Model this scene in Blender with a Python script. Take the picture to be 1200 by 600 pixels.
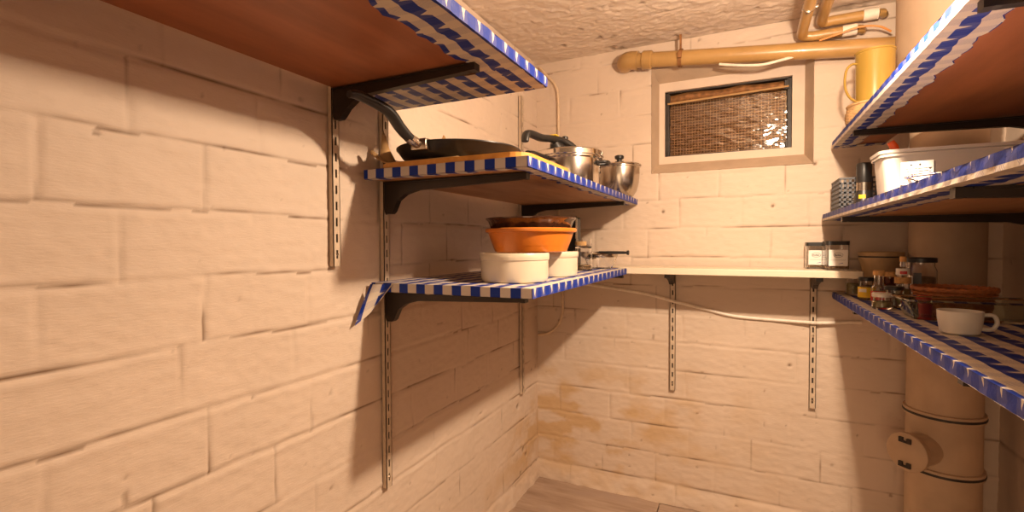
import bpy, bmesh, math, random
import numpy as np
from mathutils import Vector, Matrix
for o in list(bpy.data.objects): bpy.data.objects.remove(o)
random.seed(7)
PI = math.pi
COL = bpy.context.scene.collection
SC = bpy.context.scene

# ------------------------------------------------------------------ camera
H = 1.163
cam_d = bpy.data.cameras.new('camera'); cam = bpy.data.objects.new('camera', cam_d); COL.objects.link(cam)
yaw, pit, rol = (math.radians(a) for a in (25.5617, -1.4654, -0.2626))
fw = Vector((-math.sin(yaw)*math.cos(pit), math.cos(yaw)*math.cos(pit), math.sin(pit)))
rt0 = Vector((math.cos(yaw), math.sin(yaw), 0)); up0 = rt0.cross(fw)
rt = rt0*math.cos(rol)+up0*math.sin(rol); up = -rt0*math.sin(rol)+up0*math.cos(rol)
cam.matrix_world = Matrix(((rt.x, up.x, -fw.x, 0), (rt.y, up.y, -fw.y, 0), (rt.z, up.z, -fw.z, H), (0, 0, 0, 1)))
cam_d.sensor_width = 36; cam_d.lens = 571.13/1200*36; cam_d.clip_start = .02
SC.camera = cam

# ------------------------------------------------------------------ light and exposure
SC.view_settings.view_transform = 'Standard'; SC.view_settings.look = 'None'
SC.view_settings.gamma = 1; SC.view_settings.use_curve_mapping = False
SC.view_settings.exposure = 0.84
w = bpy.data.worlds.new('world'); SC.world = w; w.use_nodes = True
w.node_tree.nodes['Background'].inputs[0].default_value = (1, .57, .30, 1)
w.node_tree.nodes['Background'].inputs[1].default_value = .16
ld = bpy.data.lights.new('cellar_bulb', 'POINT'); lamp = bpy.data.objects.new('cellar_bulb', ld); COL.objects.link(lamp)
lamp.location = (.215, 1.12, 1.72); ld.energy = 29; ld.color = (1, .765, .54); ld.shadow_soft_size = .028

dd = bpy.data.lights.new('downward_fill', 'AREA'); dl = bpy.data.objects.new('downward_fill', dd); COL.objects.link(dl)
dl.location = (.215, 1.12, 1.695); dd.shape = 'DISK'; dd.size = .05; dd.energy = 8.5; dd.color = ld.color   # added fill at the bulb, facing down to brighten the lower walls
ad = bpy.data.lights.new('rear_fill', 'AREA'); al = bpy.data.objects.new('rear_fill', ad); COL.objects.link(al)
al.location = (.0, -.54, .80); al.rotation_euler = (math.radians(80), 0, 0); ad.shape = 'RECTANGLE'; ad.size = .8; ad.size_y = 1.4; ad.spread = math.radians(95)   # added fill behind the camera, lifts the lower back wall
ad.energy = 1.6; ad.color = (1, .68, .42)

# ------------------------------------------------------------------ helpers: tags
def tag(o, label, cat, group=None):
    o['label'] = label; o['category'] = cat
    if group: o['group'] = group
    return o
def thing(name, label, cat, loc, rz=0, group=None):
    o = bpy.data.objects.new(name, None); COL.objects.link(o); o.empty_display_size = .05
    o.location = loc; o.rotation_euler = (0, 0, rz)
    return tag(o, label, cat, group)

# ------------------------------------------------------------------ helpers: mesh
class MB:
    def __init__(s): s.v = []; s.f = []; s.uv = []; s.sm = []
    def add(s, vs, fs, smooth=False, uvs=None):
        b = len(s.v); s.v += [tuple(p) for p in vs]
        for i, f in enumerate(fs):
            s.f.append([b+k for k in f]); s.sm.append(smooth); s.uv.append(uvs[i] if uvs else None)
        return s
    def box(s, x0, x1, y0, y1, z0, z1, bev=0):
        if bev <= 0:
            v = [(x, y, z) for z in (z0, z1) for y in (y0, y1) for x in (x0, x1)]
            return s.add(v, [(0,2,3,1),(4,5,7,6),(0,1,5,4),(2,6,7,3),(0,4,6,2),(1,3,7,5)])
        bm = bmesh.new(); bmesh.ops.create_cube(bm, size=1)
        for q in bm.verts: q.co = Vector(((x0+x1)/2+q.co.x*(x1-x0), (y0+y1)/2+q.co.y*(y1-y0), (z0+z1)/2+q.co.z*(z1-z0)))
        bmesh.ops.bevel(bm, geom=bm.edges[:]+bm.verts[:], offset=bev, segments=2, affect='EDGES', profile=.5)
        return s.bm(bm)
    def bm(s, bm, smooth=False, M=None):
        bm.verts.index_update()
        s.add([(M @ q.co) if M else q.co.copy() for q in bm.verts], [[q.index for q in f.verts] for f in bm.faces], smooth)
        bm.free(); return s
    def lathe(s, prof, c=(0, 0, 0), n=40, smooth=True, sx=1, sy=1):
        vs = []; fs = []; m = len(prof)
        for i in range(n):
            a = 2*PI*i/n
            for r, z in prof: vs.append((c[0]+r*math.cos(a)*sx, c[1]+r*math.sin(a)*sy, c[2]+z))
        for i in range(n):
            j = (i+1) % n
            for k in range(m-1):
                fs.append((i*m+k, j*m+k, j*m+k+1, i*m+k+1))
        return s.add(vs, fs, smooth)
    def tube(s, pts, r, n=10, smooth=True, flat=1.0, rs=None):
        P = [Vector(p) for p in pts]; vs = []; fs = []
        t0 = (P[1]-P[0]).normalized(); a = Vector((0, 0, 1))
        if abs(t0.dot(a)) > .9: a = Vector((1, 0, 0))
        nrm = (a-t0*a.dot(t0)).normalized()
        for i, p in enumerate(P):
            t = ((P[min(i+1, len(P)-1)]-P[max(i-1, 0)])).normalized()
            nrm = (nrm-t*nrm.dot(t)).normalized(); b = t.cross(nrm); rr = rs[i] if rs else r
            for k in range(n):
                q = 2*PI*k/n; vs.append(p+nrm*(rr*flat*math.cos(q))+b*(rr*math.sin(q)))
        for i in range(len(P)-1):
            for k in range(n):
                l = (k+1) % n; fs.append((i*n+k, i*n+l, (i+1)*n+l, (i+1)*n+k))
        fs.append(tuple(range(n))[::-1]); fs.append(tuple(range((len(P)-1)*n, len(P)*n)))
        return s.add(vs, fs, smooth)
    def prism(s, poly, axis, a, b):
        """polygon in the plane normal to axis ('x': (y,z), 'y': (x,z), 'z': (x,y)) extruded from a to b"""
        def P(p, t): return {'x': (t, p[0], p[1]), 'y': (p[0], t, p[1]), 'z': (p[0], p[1], t)}[axis]
        n = len(poly); vs = [P(p, a) for p in poly]+[P(p, b) for p in poly]
        fs = [tuple(range(n)), tuple(range(n, 2*n))[::-1]]+[(i, (i+1) % n, n+(i+1) % n, n+i) for i in range(n)]
        return s.add(vs, fs)
    def grid(s, fn, nu, nv, uvfn=None, smooth=True):
        vs = [fn(i/nu, j/nv) for j in range(nv+1) for i in range(nu+1)]
        fs = []; uvs = [] if uvfn else None
        for j in range(nv):
            for i in range(nu):
                c = [(i, j), (i+1, j), (i+1, j+1), (i, j+1)]
                fs.append([q[1]*(nu+1)+q[0] for q in c])
                if uvfn: uvs.append([uvfn(q[0]/nu, q[1]/nv) for q in c])
        return s.add(vs, fs, smooth, uvs)
    def build(s, name, mat, parent=None, fix=True):
        me = bpy.data.meshes.new(name); me.from_pydata(s.v, [], s.f)
        if any(u for u in s.uv):
            ul = me.uv_layers.new(name='UVMap'); k = 0
            for f, u in zip(s.f, s.uv):
                for i in range(len(f)):
                    if u: ul.data[k].uv = u[i]
                    k += 1
        me.polygons.foreach_set('use_smooth', s.sm)
        if fix:
            bm = bmesh.new(); bm.from_mesh(me); bmesh.ops.recalc_face_normals(bm, faces=bm.faces[:]); bm.to_mesh(me); bm.free()
        me.materials.append(mat); me.update()
        if any(s.sm):
            try: me.set_sharp_from_angle(angle=math.radians(40))
            except Exception: pass
        o = bpy.data.objects.new(name, me); COL.objects.link(o)
        if parent: o.parent = parent
        return o
def spline(pts, n=8):
    P = [Vector(p) for p in pts]; out = []
    for i in range(len(P)-1):
        a, b, c, d = P[max(i-1, 0)], P[i], P[i+1], P[min(i+2, len(P)-1)]
        for k in range(n):
            t = k/n
            out.append(.5*((2*b)+(c-a)*t+(2*a-5*b+4*c-d)*t*t+(3*b-a-3*c+d)*t**3))
    return out+[P[-1]]

# ------------------------------------------------------------------ helpers: numpy noise for plastered walls
_rng = np.random.RandomState(3); _T = _rng.rand(256, 256)
def vnoise(x, y):
    xi = np.floor(x).astype(int); yi = np.floor(y).astype(int); fx = x-xi; fy = y-yi
    fx = fx*fx*(3-2*fx); fy = fy*fy*(3-2*fy); g = lambda i, j: _T[i % 256, j % 256]
    return ((g(xi, yi)*(1-fx)+g(xi+1, yi)*fx)*(1-fy)+(g(xi, yi+1)*(1-fx)+g(xi+1, yi+1)*fx)*fy)*2-1
def fbm(x, y, o=4):
    r = 0; a = .5
    for k in range(o): r = r+a*vnoise(x*2**k+k*17.3, y*2**k+k*9.1); a *= .5
    return r

# ------------------------------------------------------------------ materials
MATS = {}
def newmat(name):
    m = bpy.data.materials.new(name); m.use_nodes = True; MATS[name] = m
    nt = m.node_tree; return m, nt, nt.nodes['Principled BSDF']
def N(nt, t, **k):
    n = nt.nodes.new(t)
    for a, v in k.items(): setattr(n, a, v)
    return n
def ramp(nt, src, stops):
    r = N(nt, 'ShaderNodeValToRGB'); e = r.color_ramp.elements
    while len(e) < len(stops): e.new(.5)
    for q, (p, c) in zip(e, stops): q.position = p; q.color = (*c, 1)
    nt.links.new(src, r.inputs[0]); return r.outputs[0]
def mixc(nt, fac, a, b, mode='MIX'):
    m = N(nt, 'ShaderNodeMix', data_type='RGBA', blend_type=mode)
    for s, v in ((m.inputs[0], fac), (m.inputs[6], a), (m.inputs[7], b)):
        if isinstance(v, (int, float)): s.default_value = v
        elif isinstance(v, tuple): s.default_value = (*v, 1)
        else: nt.links.new(v, s)
    return m.outputs[2]
def noise(nt, scale, detail=4, coord='Object', stretch=(1, 1, 1), rough=.55):
    tc = N(nt, 'ShaderNodeTexCoord'); mp = N(nt, 'ShaderNodeMapping'); mp.inputs['Scale'].default_value = stretch
    n = N(nt, 'ShaderNodeTexNoise'); n.inputs['Scale'].default_value = scale; n.inputs['Detail'].default_value = detail
    n.inputs['Roughness'].default_value = rough
    nt.links.new(tc.outputs[coord], mp.inputs[0]); nt.links.new(mp.outputs[0], n.inputs[0]); return n.outputs['Fac']
def bump(nt, b, src, strength, dist):
    n = N(nt, 'ShaderNodeBump'); n.inputs['Strength'].default_value = strength; n.inputs['Distance'].default_value = dist
    nt.links.new(src, n.inputs['Height']); nt.links.new(n.outputs[0], b.inputs['Normal'])
def simple(name, col, rough=.5, metal=0, var=.12, vscale=30, bmp=0, bscale=200, spec=.5, coat=0):
    m, nt, b = newmat(name)
    c2 = tuple(x*(1-var) for x in col); c1 = tuple(min(1, x*(1+var)) for x in col)
    nt.links.new(ramp(nt, noise(nt, vscale), [(.3, c2), (.7, c1)]), b.inputs['Base Color'])
    b.inputs['Roughness'].default_value = rough; b.inputs['Metallic'].default_value = metal
    b.inputs['Specular IOR Level'].default_value = spec; b.inputs['Coat Weight'].default_value = coat
    if bmp: bump(nt, b, noise(nt, bscale), bmp, .002)
    return m
def glassm(name, col=(1, 1, 1), rough=.03, ior=1.45):
    m, nt, b = newmat(name); b.inputs['Base Color'].default_value = (*col, 1)
    b.inputs['Transmission Weight'].default_value = 1; b.inputs['Roughness'].default_value = rough; b.inputs['IOR'].default_value = ior
    return m

def wall_mat(name, base, stainc=(.52, .32, .13), bs=.30, sc=60, st_=(1, 1, 4.5)):
    m, nt, b = newmat(name)
    a = N(nt, 'ShaderNodeAttribute', attribute_name='dirt'); st = N(nt, 'ShaderNodeAttribute', attribute_name='stain')
    c = ramp(nt, noise(nt, 3.5, 5), [(.3, tuple(x*.93 for x in base)), (.7, base)])
    c = mixc(nt, st.outputs['Fac'], c, stainc)
    c = mixc(nt, a.outputs['Fac'], c, (.16, .085, .04))
    nt.links.new(c, b.inputs['Base Color']); b.inputs['Roughness'].default_value = .62
    b.inputs['Specular IOR Level'].default_value = .35
    n1 = noise(nt, sc, 5, stretch=st_, rough=.62); bump(nt, b, n1, bs, .003)
    return m
M_WALL = wall_mat('painted_block_wall', (.66, .525, .415))
M_CEIL = wall_mat('rough_ceiling_plaster', (.69, .565, .455), bs=.9, sc=110, st_=(1, 1, 1))
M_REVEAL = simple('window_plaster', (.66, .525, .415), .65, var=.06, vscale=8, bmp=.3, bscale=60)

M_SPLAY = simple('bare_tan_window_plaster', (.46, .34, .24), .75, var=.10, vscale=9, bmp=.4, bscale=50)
def wood(name, c0, c1, scale=6, stretch=(1, 14, 14), rough=.5, spec=.4):
    m, nt, b = newmat(name)
    n = noise(nt, scale, 6, stretch=stretch, rough=.6)
    nt.links.new(ramp(nt, n, [(.28, c0), (.72, c1)]), b.inputs['Base Color'])
    b.inputs['Roughness'].default_value = rough; b.inputs['Specular IOR Level'].default_value = spec
    bump(nt, b, n, .08, .001); return m
M_BOARD = wood('red_brown_shelf_board', (.24, .075, .027), (.42, .145, .058), 3, (5, .8, 5), .40)
M_BOARD2 = wood('tan_shelf_board', (.38, .165, .065), (.58, .30, .14), 3, (6, .7, 6), .5)
M_CREAM = simple('cream_shelf_laminate', (.68, .58, .44), .4, var=.04, vscale=6)
M_CUT = wood('honey_cutting_board', (.52, .22, .04), (.68, .32, .07), 5, (10, 1, 10), .4)
M_BRACK = simple('brown_black_bracket_metal', (.028, .018, .013), .38, .3, .2, 20)
M_RAIL = simple('painted_rail', (.56, .43, .31), .5, 0, .12, 40)
M_SLOTSHADE = simple('slot_shade', (.03, .02, .015), .8)

def gingham():
    m, nt, b = newmat('gingham_oilcloth')
    uv = N(nt, 'ShaderNodeUVMap'); sp = N(nt, 'ShaderNodeSeparateXYZ'); nt.links.new(uv.outputs[0], sp.inputs[0])
    def math_(op, a, bb=None):
        q = N(nt, 'ShaderNodeMath', operation=op)
        for i, v in enumerate((a, bb)):
            if v is None: continue
            if isinstance(v, (int, float)): q.inputs[i].default_value = v
            else: nt.links.new(v, q.inputs[i])
        return q.outputs[0]
    def on(x):  # 1 on stripes
        return math_('LESS_THAN', math_('FRACT', math_('DIVIDE', x, .054)), .5)
    su, sv = on(sp.outputs[0]), on(sp.outputs[1])
    tot = math_('ADD', su, sv)
    hatch = math_('LESS_THAN', math_('FRACT', math_('DIVIDE', math_('ADD', sp.outputs[0], sp.outputs[1]), .0045)), .42)
    blue = math_('GREATER_THAN', tot, 1.5); uo = math_('MULTIPLY', su, math_('SUBTRACT', 1, sv)); vo = math_('MULTIPLY', sv, math_('SUBTRACT', 1, su))
    tri = math_('GREATER_THAN', math_('ABSOLUTE', math_('SUBTRACT', math_('FRACT', math_('DIVIDE', sp.outputs[0], .054)), .75)), math_('SUBTRACT', .13, math_('MULTIPLY', math_('FRACT', math_('DIVIDE', sp.outputs[1], .054)), .36)))
    fac = math_('MAXIMUM', blue, math_('MAXIMUM', math_('MULTIPLY', math_('MULTIPLY', uo, hatch), .42), math_('MULTIPLY', math_('MULTIPLY', vo, tri), .93)))
    c = mixc(nt, fac, (.62, .53, .43), (.005, .026, .24))
    nt.links.new(c, b.inputs['Base Color']); b.inputs['Roughness'].default_value = .5; b.inputs['Specular IOR Level'].default_value = .22
    bump(nt, b, noise(nt, 60, 3), .25, .004); return m
M_CLOTH = gingham()
M_STEEL = simple('polished_steel', (.66, .60, .53), .16, 1, .05, 10)
M_STEELB = simple('brushed_steel', (.50, .44, .37), .22, 1, .08, 20)
M_BLK = simple('black_plastic', (.018, .016, .015), .38, 0, .2, 40)
M_PAN = simple('dark_nonstick', (.022, .020, .020), .33, .3, .25, 25)
M_CERW = simple('cream_stoneware', (.60, .51, .385), .3, var=.05, vscale=8, coat=.3)
M_ORANGE = simple('orange_terracotta', (.60, .17, .018), .35, var=.1, vscale=12, coat=.15)
M_GLASS = glassm('clear_glass'); M_GLASSG = glassm('greenish_glass', (.86, .93, .86))
M_BROWNG = simple('brown_glass', (.055, .022, .012), .08, 0, .3, 30, coat=.6)
M_BRNJAR = glassm('amber_glass', (.55, .27, .10))
M_CARD = simple('brown_cardboard', (.46, .27, .11), .8, var=.12, vscale=20)
M_TAN = simple('tan_clay', (.46, .30, .15), .6, var=.2, vscale=15, bmp=.2, bscale=90)
M_YEL = simple('yellow_plastic', (.36, .225, .04), .25, var=.06, vscale=6, coat=.2)
M_WICK = simple('wicker', (.52, .32, .15), .7, var=.25, vscale=60)
M_WICKR = simple('red_brown_wicker', (.40, .13, .035), .55, var=.3, vscale=70)
M_PIPE = simple('ochre_pipe_paint', (.43, .25, .085), .3, var=.14, vscale=9, coat=.25)
M_FLUE = simple('grey_brown_flue_paint', (.46, .33, .22), .6, var=.16, vscale=5, bmp=.3, bscale=40)
M_DARK = simple('dark_grey_plastic', (.10, .10, .11), .5, var=.1)
M_WHT = simple('white_plastic', (.70, .65, .57), .35, var=.03, vscale=6)
M_PAPER = simple('white_paper', (.76, .71, .65), .7, var=.03)
M_INK = simple('dark_ink', (.04, .035, .04), .7)
M_BLUEINK = simple('blue_ink', (.05, .08, .3), .6)
M_RED = simple('red_print', (.55, .03, .03), .4)
M_ORNG = simple('orange_red_plastic', (.85, .12, .02), .35)
M_YLAB = simple('yellow_label', (.85, .55, .03), .5)
M_CORK = simple('cork', (.60, .33, .12), .8, var=.25, vscale=120)
M_SPICE = simple('brown_spice', (.22, .13, .06), .9, var=.3, vscale=150)
M_HERB = simple('olive_contents', (.30, .24, .09), .9, var=.3, vscale=150)
M_CABLE = simple('cream_cable', (.66, .50, .34), .5); M_CABW = simple('pale_cable', (.80, .70, .58), .45)
M_COPPER = simple('orange_wire', (.65, .26, .07), .4)
M_RUST = simple('rusty_metal', (.25, .11, .035), .7, .2, .45, 45, bmp=.4, bscale=90)
M_FRAME = simple('black_window_metal', (.035, .028, .024), .5, .3, .3, 40)
M_WIRE = simple('mesh_wire', (.52, .36, .20), .5, .3, .2, 60)
M_OUT = simple('dark_light_shaft', (.20, .13, .08), .9)

def floor_mat():
    m, nt, b = newmat('worn_floor_covering')
    n = noise(nt, 2.5, 6, stretch=(1.2, 9, 1), rough=.65); n2 = noise(nt, 4, 3)
    c = ramp(nt, n, [(.3, (.26, .17, .12)), (.5, (.38, .27, .20)), (.72, (.48, .36, .28))])
    c = mixc(nt, ramp(nt, n2, [(.52, (0, 0, 0)), (.66, (1, 1, 1))]), c, (.36, .26, .21))
    nt.links.new(c, b.inputs['Base Color']); b.inputs['Roughness'].default_value = .55; bump(nt, b, n, .2, .002); return m
M_FLOOR = floor_mat()

# ------------------------------------------------------------------ room shell
LX, DY, RX, ZC, Y0 = -.931, 2.24, .80, 2.042, -.55
def axis(a, b, step, extra=()):
    e = sorted([a, b]+[q for q in extra if a < q < b]); out = [np.array([e[0]])]
    for p, q in zip(e, e[1:]): out.append(np.linspace(p, q, max(2, int(round((q-p)/step))+1))[1:])
    return np.concatenate(out)
def blocks(u, z, phases, wob):
    """height of painted block masonry over wall coordinates; returns (height, dirt)"""
    zz = z+.007*fbm(u*5+wob, z*2+wob, 3)+.003*fbm(u*22, z*18+wob, 2)
    k = np.floor((zz-.973)/.1265).astype(int); fz = (zz-.973)/.1265-k
    ph = np.zeros_like(u)
    for kk in np.unique(k): ph[k == kk] = phases.get(int(kk), (kk*.123+.03*math.sin(kk*5)))
    uu = u+.005*fbm(u*4, z*9+wob+5, 3)
    j = np.floor((uu-ph)/.245); fu = (uu-ph)/.245-j
    dz = np.minimum(fz, 1-fz)*.1265; du = np.minimum(fu, 1-fu)*.245
    strength = np.clip(.62+1.0*fbm(u*3+40+wob, z*4, 3), .12, 1.15)
    sv = np.clip(.38+1.3*fbm(u*4+11+wob, z*6+3, 2), .0, 1.1)
    g = -.0023*strength*np.exp(-(dz/.0050)**2)-.0027*sv*np.exp(-(du/.0050)**2)
    lip = .0012*strength*np.exp(-((dz-.012)/.007)**2)
    tilt = (vnoise(j*3.7+k*1.3+wob, k*2.9)*.0010)*(np.clip(dz/.02, 0, 1)*np.clip(du/.02, 0, 1))
    h = g+lip+tilt+.0020*fbm(u*9, z*9+wob, 4)+.0016*fbm(u*42, z*75+wob, 3)+.0007*fbm(u*14+3, z*40+wob, 3)
    crack = np.clip(.25+1.9*fbm(u*6+70+wob, z*7+31, 3), 0, 1)
    d1 = np.exp(-((fz*.1265-.002)/.0030)**2)*crack; d2 = np.exp(-(du/.0024)**2)*np.clip(1.8*fbm(u*7+9, z*7+wob, 3)-.1, 0, 1)
    pits = np.clip((fbm(u*38+wob, z*38, 2)-.56)*9, 0, 1)
    h = h-.0020*np.clip(d1+d2, 0, 1)-.003*pits
    return h, np.clip(.95*d1+.85*d2+.6*pits, 0, 1)
def wall_mesh(name, us, zs, place, hfun, mat, hole=None):
    Ug, Zg = np.meshgrid(us, zs); h, dirt, stain = hfun(Ug, Zg)
    co = place(Ug, Zg, h).reshape(-1, 3); nu = len(us); nz = len(zs)
    I, J = np.meshgrid(np.arange(nu-1), np.arange(nz-1)); a = (J*nu+I)
    if hole:
        cu = (us[:-1]+us[1:])/2; cz = (zs[:-1]+zs[1:])/2; CU, CZ = np.meshgrid(cu, cz)
        keep = ~((CU > hole[0]) & (CU < hole[1]) & (CZ > hole[2]) & (CZ < hole[3])); a = a[keep]
    a = a.ravel(); q = np.stack([a, a+1, a+1+nu, a+nu], 1)
    me = bpy.data.meshes.new(name); me.vertices.add(len(co)); me.vertices.foreach_set('co', co.astype(np.float32).ravel())
    me.loops.add(q.size); me.loops.foreach_set('vertex_index', q.astype(np.int32).ravel())
    me.polygons.add(len(q)); me.polygons.foreach_set('loop_start', np.arange(0, q.size, 4, dtype=np.int32))
    me.update(calc_edges=True); me.polygons.foreach_set('use_smooth', np.ones(len(q), bool))
    for nm, arr in (('dirt', dirt), ('stain', stain)):
        at = me.attributes.new(nm, 'FLOAT', 'POINT'); at.data.foreach_set('value', arr.astype(np.float32).ravel())
    me.materials.append(mat); me.validate(); o = bpy.data.objects.new(name, me); COL.objects.link(o); o['kind'] = 'structure'; return o
PHL = {0: .586, 1: .445, 2: .589, 3: .463, -1: .540, -2: .589, -3: .49, -4: .60}
PHB = {-5: -.811, -4: -.72, -3: -.545, -2: .0, -1: -.11, 0: .02}
def foot(z, u, wob):  # rough plaster lip along the floor
    return .020*np.clip(1-(z/(.075+.02*fbm(u*5+wob, z*0, 2))), 0, 1)**.6*(.8+.5*fbm(u*14+wob, z*20, 3))
def blob(u, z, cu, cz, ru, rz): return np.exp(-((u-cu)/ru)**2-((z-cz)/rz)**2)
def h_left(u, z):
    h, d = blocks(u, z, PHL, 0.0); h = h+foot(z, u, 2)
    n = .35+1.9*fbm(u*11, z*13+4, 5)
    st = np.clip(n, 0, 1)*(1.3*blob(u, z, 2.18, .26, .20, .13)+.5*blob(u, z, 2.0, .15, .4, .1))
    for cu, cz, r in ((2.06, .20, .012), (2.09, .165, .010), (2.0, .42, .011), (2.03, .10, .008)):
        q = blob(u, z, cu, cz, r, r); h = h-.010*q; d = np.maximum(d, np.clip(q*1.3-.25, 0, 1))
    h = h+.006*np.clip(fbm(u*18, z*18+8, 3), 0, 1)*blob(u, z, 2.08, .2, .14, .18)
    return h, d, np.clip(st*.7, 0, .65)
def h_back(u, z):
    h, d = blocks(u, z, PHB, 31.0); h = h+foot(z, u, 7)
    n = np.clip(.32+1.9*fbm(u*9+3, z*13, 5), 0, 1)
    st = n*(1.4*blob(u, z, -.83, .27, .18, .15)+.55*blob(u, z, -.45, .35, .5, .35)+1.0*blob(u, z, -.62, .17, .20, .05)+1.0*blob(u, z, -.50, .14, .05, .10)
            +.5*blob(u, z, -.6, .32, .35, .2)+.35*blob(u, z, -.86, .5, .15, .25)+.3*blob(u, z, -.4, .06, .4, .05))
    for cu, cz, r in ((.165, .667, .006), (-.33, 1.30, .006), (.10, 1.31, .006), (.245, 1.47, .007)):
        q = blob(u, z, cu, cz, r, r); h = h-.008*q; d = np.maximum(d, np.clip(q*1.4-.2, 0, 1))
    under = np.exp(-((z-1.452-.004*fbm(u*30, z, 2))/.007)**2)*((u > -.40) & (u < .26))
    h = h-.0030*under*np.clip(.5+1.5*fbm(u*20, z*20, 2), 0, 1)
    return h, d, np.clip(st*.72, 0, .7)
wall_mesh('wall_left', axis(Y0, DY, .0052), axis(0, ZC, .0052), lambda u, z, h: np.stack([LX+h, u, z], -1), h_left, M_WALL)
WX0, WX1, WZ0, WZ1 = -.3785, .2375, 1.472, 1.930
wall_mesh('wall_back', axis(LX-.02, RX+.02, .0052, (WX0, WX1)), axis(0, ZC, .0052, (WZ0, WZ1)),
          lambda u, z, h: np.stack([u, DY-h, z], -1), h_back, M_WALL, hole=(WX0, WX1, WZ0, WZ1))
def h_right(u, z):
    h, d = blocks(u, z, {}, 60.0); return h, d, d*0
wall_mesh('wall_right', axis(Y0, DY, .012), axis(0, ZC, .012), lambda u, z, h: np.stack([RX-h, u, z], -1), h_right, M_WALL)
def h_ceil(u, v):
    h = .005*fbm(u*3, v*3, 4)+.0042*fbm(u*24, v*28, 3)+.0040*fbm(u*60, v*75, 2)+.003*fbm(u*12, v*80, 2)
    ln = np.exp(-(((v*1.0+.012*fbm(u*3, v*2, 3)) % .26-.13)/.004)**2)*np.clip(.3+1.2*fbm(u*4+5, v*4, 2), 0, 1)
    pit = np.clip((fbm(u*26+4, v*26, 2)-.40)*8, 0, 1)
    # broken-out plaster around the pipes where they leave the ceiling
    hole = blob(u, v, .36, 2.215, .09, .02)*np.clip(.6+1.5*fbm(u*40, v*40, 3), 0, 1)
    h = h-.003*ln-.004*pit-.010*hole
    return h, np.clip(.6*pit+.35*ln+.7*hole, 0, 1), h*0
wall_mesh('ceiling', axis(LX-.02, RX+.02, .006), axis(Y0, DY+.01, .006), lambda u, v, h: np.stack([u, v, ZC-h], -1), h_ceil, M_CEIL)
fl = MB(); fl.box(LX-.02, -.338, Y0, DY-.012, -.02, 0); fl.box(-.334, RX+.02, Y0, DY+.01, -.02, -.003)
fl.box(LX-.02, -.33, DY-.03, DY+.02, -.03, -.009)
f = fl.build('floor', M_FLOOR); f['kind'] = 'structure'

# ------------------------------------------------------------------ window: splayed plaster recess, metal frame, rusty top bar, wired pane
win = bpy.data.objects.new('window_1', None); COL.objects.link(win); win['kind'] = 'structure'; win.location = (0, 0, 0)
IY = DY+.068; ix0, ix1, iz0, iz1 = -.357, .214, 1.520, 1.885      # inner end of the splay
ox0, ox1, oz0, oz1 = -.333, .170, 1.553, 1.846                    # opening for the frame
m = MB(); m2 = MB()
def ring(a, b, m):
    (ax0, ax1, az0, az1, ay), (bx0, bx1, bz0, bz1, by) = a, b
    A = [(ax0, ay, az0), (ax1, ay, az0), (ax1, ay, az1), (ax0, ay, az1)]; B = [(bx0, by, bz0), (bx1, by, bz0), (bx1, by, bz1), (bx0, by, bz1)]
    m.add(A+B, [(i, (i+1) % 4, 4+(i+1) % 4, 4+i) for i in range(4)])
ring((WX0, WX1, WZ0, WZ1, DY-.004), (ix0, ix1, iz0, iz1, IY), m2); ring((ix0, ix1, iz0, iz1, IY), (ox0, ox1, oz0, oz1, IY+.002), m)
ring((ox0, ox1, oz0, oz1, IY+.002), (ox0, ox1, oz0, oz1, IY+.09), m)
# raised arris round the opening, so that plaster and wall meet
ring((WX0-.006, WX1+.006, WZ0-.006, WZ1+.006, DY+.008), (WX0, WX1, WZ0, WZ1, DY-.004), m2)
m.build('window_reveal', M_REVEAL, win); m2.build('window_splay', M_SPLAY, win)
FY = IY+.028
fm = MB(); fm.box(ox0, ox0+.017, FY-.012, FY+.02, oz0, oz1, .002); fm.box(ox1-.017, ox1, FY-.012, FY+.02, oz0, oz1, .002)
fm.box(ox0, ox1, FY-.006, FY+.02, oz0, oz0+.007); fm.box(ox0, ox1, FY-.012, FY+.02, oz1-.006, oz1)
fr = fm.build('window_frame', M_FRAME, win)
rb = MB()
def rusty(u, v):
    x = ox0+.019+u*(ox1-ox0-.038); return (x, FY+.004-.012*math.sin(v*PI)+.003*math.sin(x*55)*v, oz1-.045+.036*v+.003*math.sin(x*31+2))
rb.grid(rusty, 60, 6); rb.build('rusty_top_bar', M_RUST, fr)
tb = MB(); tb.tube([(ox0+.012, FY-.02, oz1-.055), (ox1-.012, FY-.018, oz1-.040)], .0045, 8); tb.build('tilt_bar', M_CARD, fr)
hs = MB()
for x in (ox0+.012, ox1-.02):
    hs.box(x-.008, x+.010, FY-.02, FY-.006, oz1-.05, oz1-.012, .002)
    hs.box(x-.004, x+.006, FY-.018, FY-.006, oz0+.004, oz0+.03, .002)
hs.build('hinge', M_FRAME, fr)
def obscure():
    m, nt, b = newmat('wavy_obscure_glass')
    b.inputs['Base Color'].default_value = (.85, .70, .55, 1); b.inputs['Roughness'].default_value = .10
    b.inputs['Transmission Weight'].default_value = 1; b.inputs['IOR'].default_value = 1.6
    n = N(nt, 'ShaderNodeTexNoise'); n.inputs['Scale'].default_value = 26; n.inputs['Detail'].default_value = 1
    tc = N(nt, 'ShaderNodeTexCoord'); mp = N(nt, 'ShaderNodeMapping'); mp.inputs['Scale'].default_value = (1, 1, 1.7)
    nt.links.new(tc.outputs['Object'], mp.inputs[0]); nt.links.new(mp.outputs[0], n.inputs[0])
    bump(nt, b, n.outputs['Fac'], .30, .010); return m
pn = MB(); pn.box(ox0+.012, ox1-.012, FY+.001, FY+.005, oz0+.003, oz1-.04); pn.build('pane', obscure(), fr)
ws = MB(); nx = 36; nz = 19
for i in range(nx+1):
    x = ox0+.026+i*(ox1-ox0-.048)/nx; ws.box(x-.0011, x+.0011, FY+.0085, FY+.0115, oz0+.008, oz1-.048)
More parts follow.
